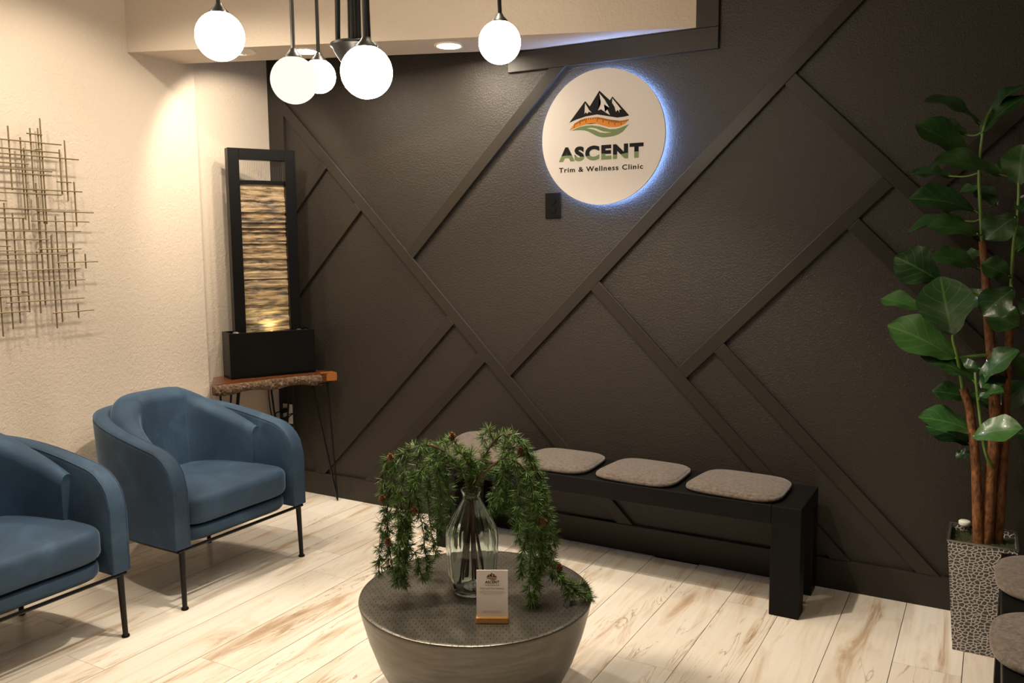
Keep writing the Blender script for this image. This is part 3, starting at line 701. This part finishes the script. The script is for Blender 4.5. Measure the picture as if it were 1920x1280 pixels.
# ------------------------------------------------------------------ benches and seat pads
def bench(label, loc, L, rz):
    t = thing('bench', label, 'bench', loc, rz, 'black wooden benches')
    D, Hh, lw, tp = .345, .437, .113, .075
    obj('top', box(BM(), lw, L-lw, 0, D, Hh-tp, Hh, .003), M['blackwood'], t)
    for x in (0, L-lw):
        e_ = obj('end_block', box(BM(), x+.0005, x+lw-.0005, 0, D, Hh-tp, Hh, .003), M['blackwood'], t)
        for y in (0, D-.09): obj('leg', box(BM(), x+.0005, x+lw-.0005, y, y+.09, 0, Hh-tp, .003), M['blackwood'], t)
    return t
bench('long black wooden bench against the dark wall under the sign', (-2.27, 3.246, 0), 1.68, 0)
bench('black wooden bench cut off by the right edge of the photo', (.062, 3.10, 0), 1.5, -PI/2)
bpy.data.objects['bench.001'].location = (.062, 3.10, 0)
def pad(label, loc, rz, w_=.375, d_=.355, th=.036, rx=0, ry=0, e=.46):
    bm = BM(); n = 64; cv = None
    def pl(k, s):
        a = 2*PI*k/n; c, q = math.cos(a), math.sin(a)
        return (w_/2*s*math.copysign(abs(c)**e, c)*(1-.05*math.copysign(abs(q)**e, q)), d_/2*s*math.copysign(abs(q)**e, q))
    P = [(.0, 0), (.95, 0), (.99, .005), (1.0, .011), (.992, .017), (.975, .0195), (.955, .0185), (.935, .024), (.885, th-.010), (.7, th-.005), (.45, th-.002), (.2, th), (0, th)]
    rings = []
    for s, z in P:
        if s == 0: rings.append([bm.verts.new((0, 0, z))]); continue
        rings.append([bm.verts.new((*pl(k, s), z)) for k in range(n)])
    for A, B in zip(rings, rings[1:]):
        for k in range(n):
            t_ = (k+1) % n
            if len(A) == 1: bm.faces.new((A[0], B[t_], B[k]))
            elif len(B) == 1: bm.faces.new((A[k], A[t_], B[0]))
            else: bm.faces.new((A[k], A[t_], B[t_], B[k]))
    o = obj('seat_pad', bm, M['felt'], None, True, 70); o.location = loc; o.rotation_euler = (rx, ry, rz)
    tag(o, label, 'cushion', 'taupe felt seat pads on the benches')
pad('taupe felt seat pad at the right end of the long bench', (-.870, 3.425, .438), -.05, .385, .345)
pad('taupe felt seat pad second from the right on the long bench', (-1.285, 3.425, .438), -.04, .36, .345)
pad('taupe felt seat pad third from the right on the long bench, partly behind larch', (-1.69, 3.43, .438), .0, .36, .345)
pad('taupe felt seat pad tilted up against the wall at the bench left end', (-2.10, 3.415, .459), .10, .37, .345, rx=math.radians(7), ry=math.radians(2))
pad('taupe felt seat pad on the right bench, nearer the planter', (.235, 2.86, .438), -PI/2, .38, .385, e=.68)
pad('taupe felt seat pad on the right bench, lower at the photo corner', (.225, 2.385, .438), -PI/2, .38, .385, e=.68)

# ------------------------------------------------------------------ coffee table
CT = Vector((-1.341, 2.125, 0)); CR = .356; CZ = .38
ct = thing('coffee_table', 'round dark pewter drum coffee table tapering to its base', 'coffee table', CT)
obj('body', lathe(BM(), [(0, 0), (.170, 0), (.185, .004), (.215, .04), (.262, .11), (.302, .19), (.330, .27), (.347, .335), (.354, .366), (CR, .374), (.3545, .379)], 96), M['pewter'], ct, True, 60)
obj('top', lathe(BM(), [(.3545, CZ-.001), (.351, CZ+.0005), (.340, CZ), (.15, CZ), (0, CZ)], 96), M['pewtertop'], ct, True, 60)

# ------------------------------------------------------------------ feedback card in oak stand
cdv = Vector((.880, .475, 0)); cpos = Vector((-1.190, 1.972, CZ+.0005))
ck = thing('feedback_card', 'small white feedback card in an oak stand on the coffee table', 'card', cpos, math.atan2(cdv.y, cdv.x))
obj('stand', box(BM(), -.0455, .0455, -.014, .014, 0, .0165, .0015), M['cardwood'], ck)
cw, chh = .0445, .136
cb = obj('card', box(BM(), -cw, cw, 0, .003, 0, chh), M['acrylic'], ck); cb.location = (0, -.002, .012); cb.rotation_euler = (math.radians(-5), 0, 0)
sc_ = .026/ (SR*.98); logo(cb, -.0004, .105, (.0, .1075), False, .0002)
text('lettering_name', 'ASCENT', M['ink'], cb, -.0205, .0205, .098, .106, -.0004, .03, 1.08)
text('lettering_subtitle', 'Trim & Wellness Clinic', M['ink'], cb, -.0205, .0205, .0915, .0955, -.0004, .004, 1.05)
text('lettering_heading', "We'd Love Your Feedback", M['brownink'], cb, -.034, .034, .0815, .0870, -.0004, .008, 1.05)
bm = BM()
rg = random.Random(5)
for z, hw in ((.0755, .036), (.0715, .035), (.0675, .028), (.019, .030), (.0150, .026)):
    x = -hw
    while x < hw:
        l_ = rg.uniform(.003, .008); bm.faces.new([bm.verts.new((a_, -.0004, b_)) for a_, b_ in ((x, z-.0008), (min(x+l_, hw), z-.0008), (min(x+l_, hw), z+.0008), (x, z+.0008))]); x += l_+.0012
obj('small_print', bm, M['tan'], cb)

# ------------------------------------------------------------------ glass vase
VP = Vector((-1.352, 2.124, CZ+.0006))
vz = thing('glass_vase', 'clear ribbed glass vase with narrow neck on the coffee table', 'vase', VP)
outer = [(0, 0), (.050, 0), (.060, .004), (.066, .015), (.074, .06), (.079, .13), (.080, .175), (.077, .200), (.060, .235), (.040, .270), (.029, .290), (.0265, .300), (.0275, .308), (.031, .318), (.0335, .322)]
inner = [(.0305, .322), (.0245, .310), (.0235, .300), (.026, .290), (.037, .268), (.057, .233), (.0735, .199), (.0765, .175), (.0755, .13), (.0705, .06), (.063, .020), (.052, .012), (.025, .018), (.010, .034), (0, .036)]
ribf = lambda k, s: 1+(.016*math.cos(2*PI*s/96*16) if 2 < k < 9 or 18 < k < 25 else 0)
obj('glass_body', lathe(BM(), outer+inner, 96, (0, 0), ribf), M['glass'], vz, True, 60)

# ------------------------------------------------------------------ larch branches in the vase
RV, FV = Vector((.870, .493, 0)), Vector((-.493, .870, 0))     # sideways and away, seen from the doorway
def VW(r, f, z): return RV*r+FV*f+Vector((0, 0, z-CZ))
def needles(verts, faces, p, ax, n, ln, rg):
    ax = ax.normalized(); s = ax.orthogonal().normalized(); t_ = ax.cross(s)
    for i in range(n):
        a = rg.uniform(0, 2*PI); el = rg.uniform(.15, 1.35)
        d = (ax*math.cos(el)+(s*math.cos(a)+t_*math.sin(a))*math.sin(el)); d.z -= .12; d.normalize()
        w_ = d.cross(Vector((rg.uniform(-1, 1), rg.uniform(-1, 1), rg.uniform(-1, 1)))).normalized()*.00085
        L_ = ln*rg.uniform(.7, 1.15); mid = p+d*L_*.55+w_*rg.uniform(-1, 1); tip = p+d*L_
        k = len(verts); verts += [p-w_*.6, p+w_*.6, mid+w_, mid-w_, tip]
        faces += [(k, k+1, k+2, k+3), (k+3, k+2, k+4)]
def branch(label, ctrl, twigs, seed, cones=(), bare=.43, group='larch branches in the glass vase'):
    rg = random.Random(seed)
    t = thing('larch_branch', label, 'branch', VP, 0, group)
    main = catmull([VW(*c) for c in ctrl], 12)
    st = obj('stem', tube(BM(), main, [.0042, .0034, .0026, .0016], 7), M['twig'], t, True)
    V, F = [], []
    lines = [(main, bare)]
    for (at, ext) in twigs:
        i = int(at*(len(main)-1)); p = main[i]; pts = [p]
        for q in ext: pts.append(p+RV*q[0]+FV*q[1]+Vector((0, 0, q[2])))
        ln = catmull(pts, 8); lines.append((ln, .04)); obj('twig', tube(BM(), ln, [.0018, .001], 5), M['twig'], st, True)
    for ln, b in lines:
        L = [0]
        for a_, b_ in zip(ln, ln[1:]): L.append(L[-1]+(b_-a_).length)
        s = L[-1]*b
        while s < L[-1]:
            k = next(i for i in range(len(L)) if L[i] >= s); k = max(1, k); u = (s-L[k-1])/max(1e-6, L[k]-L[k-1]); p = ln[k-1].lerp(ln[k], u); d = (ln[k]-ln[k-1]).normalized()
            sd = Vector((rg.uniform(-1, 1), rg.uniform(-1, 1), rg.uniform(-.6, .6)))
            needles(V, F, p+sd*.004, d*.55+sd*.9, 26, .030, rg)
            s += .0088
        needles(V, F, ln[-1], ln[-1]-ln[-2], 34, .030, rg)
    o = raw('needles', V, F, M['needle'], t); o['kind'] = 'stuff'
    for (r, f, z) in cones:
        bm = BM(); c = VW(r, f, z)
        for lv in range(5):
            zz = (lv-2)*.0045; rr = (.0065, .0095, .0105, .009, .005)[lv]
            for k in range(7):
                a = 2*PI*(k+.5*(lv % 2))/7; e = Vector((math.cos(a), math.sin(a), 0))
                side = Vector((-e.y, e.x, 0))*.0042
                b0 = c+e*rr*.3+Vector((0, 0, zz-.002)); v = [bm.verts.new(q) for q in (b0-side*.6, b0+side*.6, c+e*rr+side+Vector((0, 0, zz+.003)), c+e*rr*1.05+Vector((0, 0, zz+.006)), c+e*rr-side+Vector((0, 0, zz+.003)))]
                bm.faces.new(v)
        sphere(bm, c, .006, 8, 6, (1, 1, 1.7)); obj('cone', bm, M['cone'], t)
M0 = [(.005, 0, .40), (.003, 0, .62), (.002, 0, .70)]
branch('larch branch arching far left of the vase with a cone at its crest', [(.035, .02, .41), (.010, .005, .60), (-.006, 0, .70), (-.055, -.01, .80), (-.13, -.02, .845), (-.215, -.03, .81), (-.245, -.04, .70), (-.250, -.045, .58), (-.235, -.05, .455)],
       [(.50, [(-.03, .02, -.05), (-.05, .03, -.17)]), (.58, [(-.02, -.03, -.09), (-.025, -.04, -.26)]), (.64, [(-.03, .0, .0), (-.05, 0, -.10)]), (.70, [(.02, -.03, -.10), (.03, -.05, -.30)]), (.80, [(-.02, -.01, -.06), (-.03, 0, -.20)]), (.9, [(.02, .02, -.05), (.03, .02, -.11)])], 1, [(-.235, -.06, .815), (-.262, -.06, .69), (-.245, -.08, .565)])
branch('larch branch hanging close in on the left of the vase, toward the camera', [(.02, -.02, .41), (.004, -.005, .60), (-.004, -.004, .70), (-.045, -.015, .775), (-.10, -.03, .80), (-.155, -.05, .765), (-.185, -.06, .66), (-.195, -.06, .55), (-.20, -.06, .43)],
       [(.52, [(.01, .02, -.06), (.01, .03, -.20)]), (.60, [(-.03, -.02, -.08), (-.05, -.03, -.26)]), (.68, [(.02, .02, -.10), (.035, .03, -.28)]), (.78, [(-.02, -.03, -.08), (-.03, -.04, -.19)]), (.88, [(.03, .0, -.03), (.045, 0, -.10)])], 2, [(-.165, -.08, .66)])
branch('larch branch drooping behind the vase on the left', [(.0, .03, .41), (-.002, .01, .60), (-.006, .004, .70), (-.03, .05, .80), (-.075, .10, .835), (-.125, .13, .78), (-.145, .14, .66), (-.14, .14, .54), (-.125, .13, .45)],
       [(.50, [(-.03, .02, -.08), (-.04, .03, -.24)]), (.60, [(.03, .01, -.10), (.045, .02, -.28)]), (.72, [(.02, .01, -.06), (.03, .02, -.18)]), (.66, [(-.04, 0, -.06), (-.06, 0, -.16)])], 3, [(-.06, .06, .85)])
branch('larch branch arching highest to the right of the vase', [(-.03, .02, .41), (-.008, .005, .60), (.006, 0, .70), (.035, 0, .79), (.085, .0, .865), (.145, -.01, .865), (.185, -.02, .78), (.205, -.02, .66), (.215, -.03, .54), (.20, -.04, .42)],
       [(.42, [(-.02, .01, .03), (-.03, .02, .0)]), (.5, [(.0, -.03, -.08), (.01, -.04, -.24)]), (.56, [(-.04, -.02, -.06), (-.06, -.03, -.19)]), (.64, [(.03, .01, -.07), (.05, .02, -.24)]), (.72, [(.03, -.02, -.08), (.05, -.03, -.28)]), (.80, [(-.04, -.01, -.07), (-.06, -.01, -.19)])], 4, [(.150, -.03, .825), (.158, -.03, .765)])
branch('larch branch trailing right over the coffee table rim', [(-.04, -.02, .41), (-.010, -.004, .60), (.005, -.004, .70), (.05, -.03, .77), (.11, -.05, .81), (.17, -.07, .77), (.20, -.085, .66), (.215, -.09, .55), (.255, -.09, .47), (.31, -.085, .415), (.352, -.08, .392)],
       [(.45, [(.0, -.02, -.08), (.0, -.03, -.22)]), (.52, [(.01, .02, -.10), (.015, .03, -.32)]), (.6, [(-.02, -.02, -.12), (-.03, -.03, -.30)]), (.68, [(-.01, -.02, -.09), (-.04, -.03, -.235)]), (.8, [(.03, .0, -.05), (.04, .0, -.09)]), (.88, [(.03, .02, .0), (.05, .02, -.02)])], 5, [(.262, -.085, .485), (.215, -.10, .63)])
branch('larch branch drooping behind the vase on the right', [(-.02, .04, .41), (-.006, .01, .60), (.004, .005, .70), (.04, .05, .80), (.10, .09, .845), (.17, .10, .80), (.215, .09, .69), (.225, .08, .57), (.225, .07, .46)],
       [(.52, [(-.01, .02, -.08), (-.02, .03, -.24)]), (.60, [(.03, .02, -.08), (.05, .03, -.26)]), (.70, [(-.02, -.02, -.10), (-.03, -.03, -.25)]), (.80, [(.02, .0, -.06), (.035, 0, -.15)])], 6, [(.19, .07, .70)])
branch('short upright larch sprig in the middle of the vase mouth', [(.0, .01, .41), (.002, .004, .60), (0, 0, .70), (-.002, .0, .76), (.0, .0, .815)],
       [(.60, [(-.03, -.01, .04), (-.04, -.01, .06)]), (.62, [(.03, -.02, .03), (.045, -.02, .045)]), (.8, [(-.02, .01, .03), (-.035, .01, .045)]), (.75, [(.02, -.01, .03), (.04, -.01, .04)])], 7, [], .62)
branch('short larch sprig spreading low behind the vase neck', [(.01, .02, .41), (.004, .006, .60), (.002, .004, .70), (.03, .06, .735), (.07, .11, .73), (.10, .13, .68), (.11, .13, .60)],
       [(.70, [(.02, .0, -.04), (.03, 0, -.12)]), (.8, [(-.03, .0, -.04), (-.04, 0, -.11)])], 8, [], .55)

# ------------------------------------------------------------------ planter with fig tree
PC = Vector((.008, 3.342, 0)); PH = .410
pt = thing('planter', 'tall square planter with a cracked silver mosaic surface', 'planter', PC)
bm = BM()
def sq(h, z): return [bm.verts.new((a*h, b*h, z)) for a, b in ((-1, -1), (1, -1), (1, 1), (-1, 1))]
R_ = [sq(.072, 0), sq(.074, .004), sq(.106, PH-.006), sq(.106, PH-.006)]
bm.faces.new(R_[0])
for A, B in ((R_[0], R_[1]), (R_[1], R_[2])):
    for k in range(4): bm.faces.new((A[k], A[(k+1) % 4], B[(k+1) % 4], B[k]))
R2 = [sq(.101, PH-.006), sq(.097, PH-.05)]
for A, B in ((R_[2], R2[0]), (R2[0], R2[1])):
    for k in range(4): bm.faces.new((A[k], A[(k+1) % 4], B[(k+1) % 4], B[k]))
bmesh.ops.delete(bm, geom=R_[3], context='VERTS')
obj('pot', bm, M['mosaic'], pt)
for k, (a, b, c, d) in enumerate(((-.1085, .1085, -.1085, -.1), (-.1085, .1085, .1, .1085), (-.1085, -.1, -.1, .1), (.1, .1085, -.1, .1))):
    obj('rim', box(BM(), a, b, c, d, PH-.006, PH, .0015), M['steel'], pt)
bm = BM(); g = bmesh.ops.create_grid(bm, x_segments=26, y_segments=26, size=.0985); rg = random.Random(2)
for v in g['verts']: v.co.z = PH-.028+rg.uniform(-.006, .008)
o = obj('moss', bm, M['moss'], pt, True, 80); o['kind'] = 'stuff'
o = obj('jar_lid', lathe(BM(), [(0, -.0005), (.017, -.0005), (.020, .004), (.020, .014), (.017, .017), (0, .018)], 24), M['white'], None, True, 50)
o.location = (-.052, 3.342+.085, PH-.026); o.location.z = PH+.0012; tag(o, 'small round white cap resting on the back rim of the planter', 'cap')
fg = thing('fig_tree', 'artificial fiddle leaf fig tree with brown trunks in the planter', 'plant', (PC.x, PC.y, PH-.03))
def PL(p): return Vector(p)-Vector((PC.x, PC.y, PH-.03))
TR = [[(-.003, 3.33, .372), (-.017, 3.33, .551), (-.031, 3.33, .702), (-.055, 3.33, .852), (-.079, 3.33, .929)],
      [(.02, 3.34, .372), (.021, 3.35, .608), (.025, 3.35, .799), (.009, 3.35, .985), (-.015, 3.35, 1.17), (-.029, 3.35, 1.298), (-.046, 3.35, 1.44)],
      [(.055, 3.37, .372), (.056, 3.37, .646), (.054, 3.37, .874), (.052, 3.37, 1.023), (.05, 3.37, 1.152)]]
for pts, r in zip(TR, ([.019, .015, .013], [.022, .019, .015, .012], [.017, .014, .012])):
    obj('trunk', tube(BM(), catmull([PL(p) for p in pts], 8), r, 12), M['trunk'], fg, True)
ST = [[(-.046, 3.35, 1.43), (-.058, 3.345, 1.552), (-.067, 3.34, 1.66), (-.066, 3.34, 1.766), (-.057, 3.35, 1.845), (-.041, 3.38, 1.887)],
      [(.05, 3.37, 1.14), (.047, 3.34, 1.282), (.046, 3.31, 1.425), (.052, 3.29, 1.532), (.050, 3.3, 1.628), (.046, 3.3, 1.66)],
      [(-.079, 3.33, .92), (-.099, 3.3, 1.031), (-.116, 3.285, 1.096), (-.119, 3.28, 1.12)],
      [(.021, 3.335, .66), (.0, 3.30, .72), (-.02, 3.29, .827), (-.04, 3.30, .955), (-.045, 3.31, .991)],
      [(-.024, 3.35, 1.243), (-.09, 3.345, 1.27), (-.17, 3.34, 1.303)], [(.0, 3.35, 1.05), (-.06, 3.32, 1.045), (-.108, 3.3, 1.038)]]
for pts in ST: obj('stem', tube(BM(), catmull([PL(p) for p in pts], 6), [.0062, .004], 8), M['stem'], fg, True)
LV = [(-.03, 3.36, 1.20, .07, 3.30, 1.16, .10, .8), (-.04, 3.36, 1.40, -.12, 3.40, 1.36, .09, .5), (.05, 3.36, .98, -.02, 3.28, .95, .08, .6), (.05, 3.33, 1.58, .10, 3.25, 1.55, .09, .8), (-.06, 3.36, 1.62, -.15, 3.42, 1.60, .08, .45), (.02, 3.38, .86, -.06, 3.42, .90, .08, .5), (-.07, 3.34, 1.835, -0.233, 3.29, 1.932, 0.061, 0.35), (-0.073, 3.34, 1.802, 0.057, 3.38, 1.933, 0.054, 0.3), (-0.044, 3.39, 1.882, 0.052, 3.44, 1.976, 0.047, 0.2), (-0.099, 3.34, 1.718, -0.261, 3.29, 1.851, 0.073, 0.5), (-0.11, 3.42, 1.804, -0.227, 3.46, 1.868, 0.052, 0.3), (0.001, 3.29, 1.657, -0.193, 3.22, 1.721, 0.078, 0.45), (-0.153, 3.42, 1.667, -0.286, 3.44, 1.692, 0.045, 0.4), (0.048, 3.3, 1.621, 0.053, 3.26, 1.748, 0.102, 0.9), (-0.067, 3.34, 1.543, -0.272, 3.3, 1.602, 0.069, 0.5), (-0.095, 3.4, 1.512, -0.3, 3.44, 1.486, 0.048, 0.3), (-0.053, 3.29, 1.463, -0.207, 3.24, 1.499, 0.072, 0.5), (0.051, 3.26, 1.523, -0.036, 3.22, 1.451, 0.112, 0.85), (-0.17, 3.34, 1.303, -0.312, 3.31, 1.389, 0.123, 0.9), (-0.119, 3.28, 1.116, -0.164, 3.24, 1.317, 0.176, 1.0), (-0.048, 3.34, 1.347, -0.191, 3.3, 1.399, 0.084, 0.5), (0.046, 3.29, 1.32, -0.04, 3.26, 1.366, 0.092, 0.7), (-0.226, 3.39, 1.193, -0.367, 3.42, 1.239, 0.042, 0.4), (-0.108, 3.3, 1.038, -0.316, 3.26, 1.154, 0.081, 0.6), (0.055, 3.26, 1.286, -0.032, 3.22, 1.201, 0.109, 0.9), (-0.044, 3.31, 0.959, -0.203, 3.26, 1.058, 0.048, 0.4), (-0.032, 3.32, 0.953, 0.071, 3.29, 1.083, 0.041, 0.4), (-0.034, 3.29, 0.902, 0.038, 3.24, 0.949, 0.044, 0.4), (-0.045, 3.36, 0.889, -0.174, 3.34, 0.916, 0.06, 0.5), (-0.035, 3.34, 0.778, -0.207, 3.29, 0.831, 0.064, 0.45), (-0.044, 3.39, 0.722, -0.19, 3.38, 0.781, 0.057, 0.5), (-0.046, 3.26, 0.776, 0.094, 3.2, 0.836, 0.066, 0.55), (-0.035, 3.4, 0.686, -0.096, 3.42, 0.668, 0.042, 0.5), (0.017, 3.42, 0.825, 0.113, 3.44, 0.952, 0.106, 0.6), (-0.025, 3.42, 0.992, -0.119, 3.44, 0.983, 0.083, 0.6), (-0.026, 3.4, 1.662, 0.039, 3.44, 1.715, 0.073, 0.5), (-0.008, 3.42, 1.562, -0.077, 3.46, 1.631, 0.066, 0.5), (0.05, 3.39, 1.058, 0.126, 3.42, 0.984, 0.085, 0.7), (0.057, 3.39, 0.776, 0.136, 3.37, 0.779, 0.063, 0.5), (-0.026, 3.44, 1.266, -0.09, 3.48, 1.204, 0.094, 0.6), (0.047, 3.34, 1.407, 0.104, 3.39, 1.46, 0.079, 0.6), (0.076, 3.31, 1.195, 0.117, 3.34, 1.247, 0.071, 0.6), (0.032, 3.4, 1.497, 0.103, 3.42, 1.406, 0.091, 0.6)]
stem_pts = [PL(q) for pts in TR+ST for q in catmull(pts, 10)]
for i, (bx, by_, bz, tx, ty, tz, wd, face) in enumerate(LV):
    rg = random.Random(i)
    B, T = PL((bx, by_, bz)), PL((tx, ty, tz)); d = T-B; L = d.length; ax = d.normalized()
    # real blade width: the seen width is only the part turned to the room
    real = max(wd, L*.68 if face < .8 else L*.86)
    nrm = (Vector((0, 0, 1))*(1-face)+Vector((-.12, -1, .25))*face); nrm = (nrm-ax*nrm.dot(ax)).normalized()
    if face < .8 and nrm.z < 0: nrm = -nrm
    sd = ax.cross(nrm).normalized()
    nu, nv = 12, 6; V = []; F = []; UV = []
    for a in range(nu+1):
        u = a/nu
        wv_ = real/2*(math.sin(PI*min(1, u**1.12*.985+.01))**.55)*(.62+.46*min(1, u/.75))
        if .2 < u < .4: wv_ *= .88
        if a == 0: wv_ = .002
        for b in range(-nv//2, nv//2+1):
            vv = b/(nv/2)
            h = -.10*L*(u-.35)**2*2.0+.03*L*math.sin(u*PI) + abs(vv)**1.4*wv_*.24 + .0055*math.sin(u*13+i+vv*2)*abs(vv)
            V.append(B+ax*(L*u)+sd*(wv_*vv)+nrm*h); UV.append((u, vv))
    st_ = nv+1
    for a in range(nu):
        for b in range(nv): F.append((a*st_+b, a*st_+b+1, (a+1)*st_+b+1, (a+1)*st_+b))
    o = raw('leaf', V, F, M['leaf'], fg, True)
    ul = o.data.uv_layers.new(name='UVMap')
    for lp_ in o.data.loops: ul.data[lp_.index].uv = UV[lp_.vertex_index]
    nr = min(stem_pts, key=lambda q: (q-B).length)
    if (nr-B).length > .004: obj('petiole', tube(BM(), catmull([nr, (nr+B)/2+Vector((0, 0, -.006)), B+ax*.01], 4), .0028, 6), M['stem'], o, True)
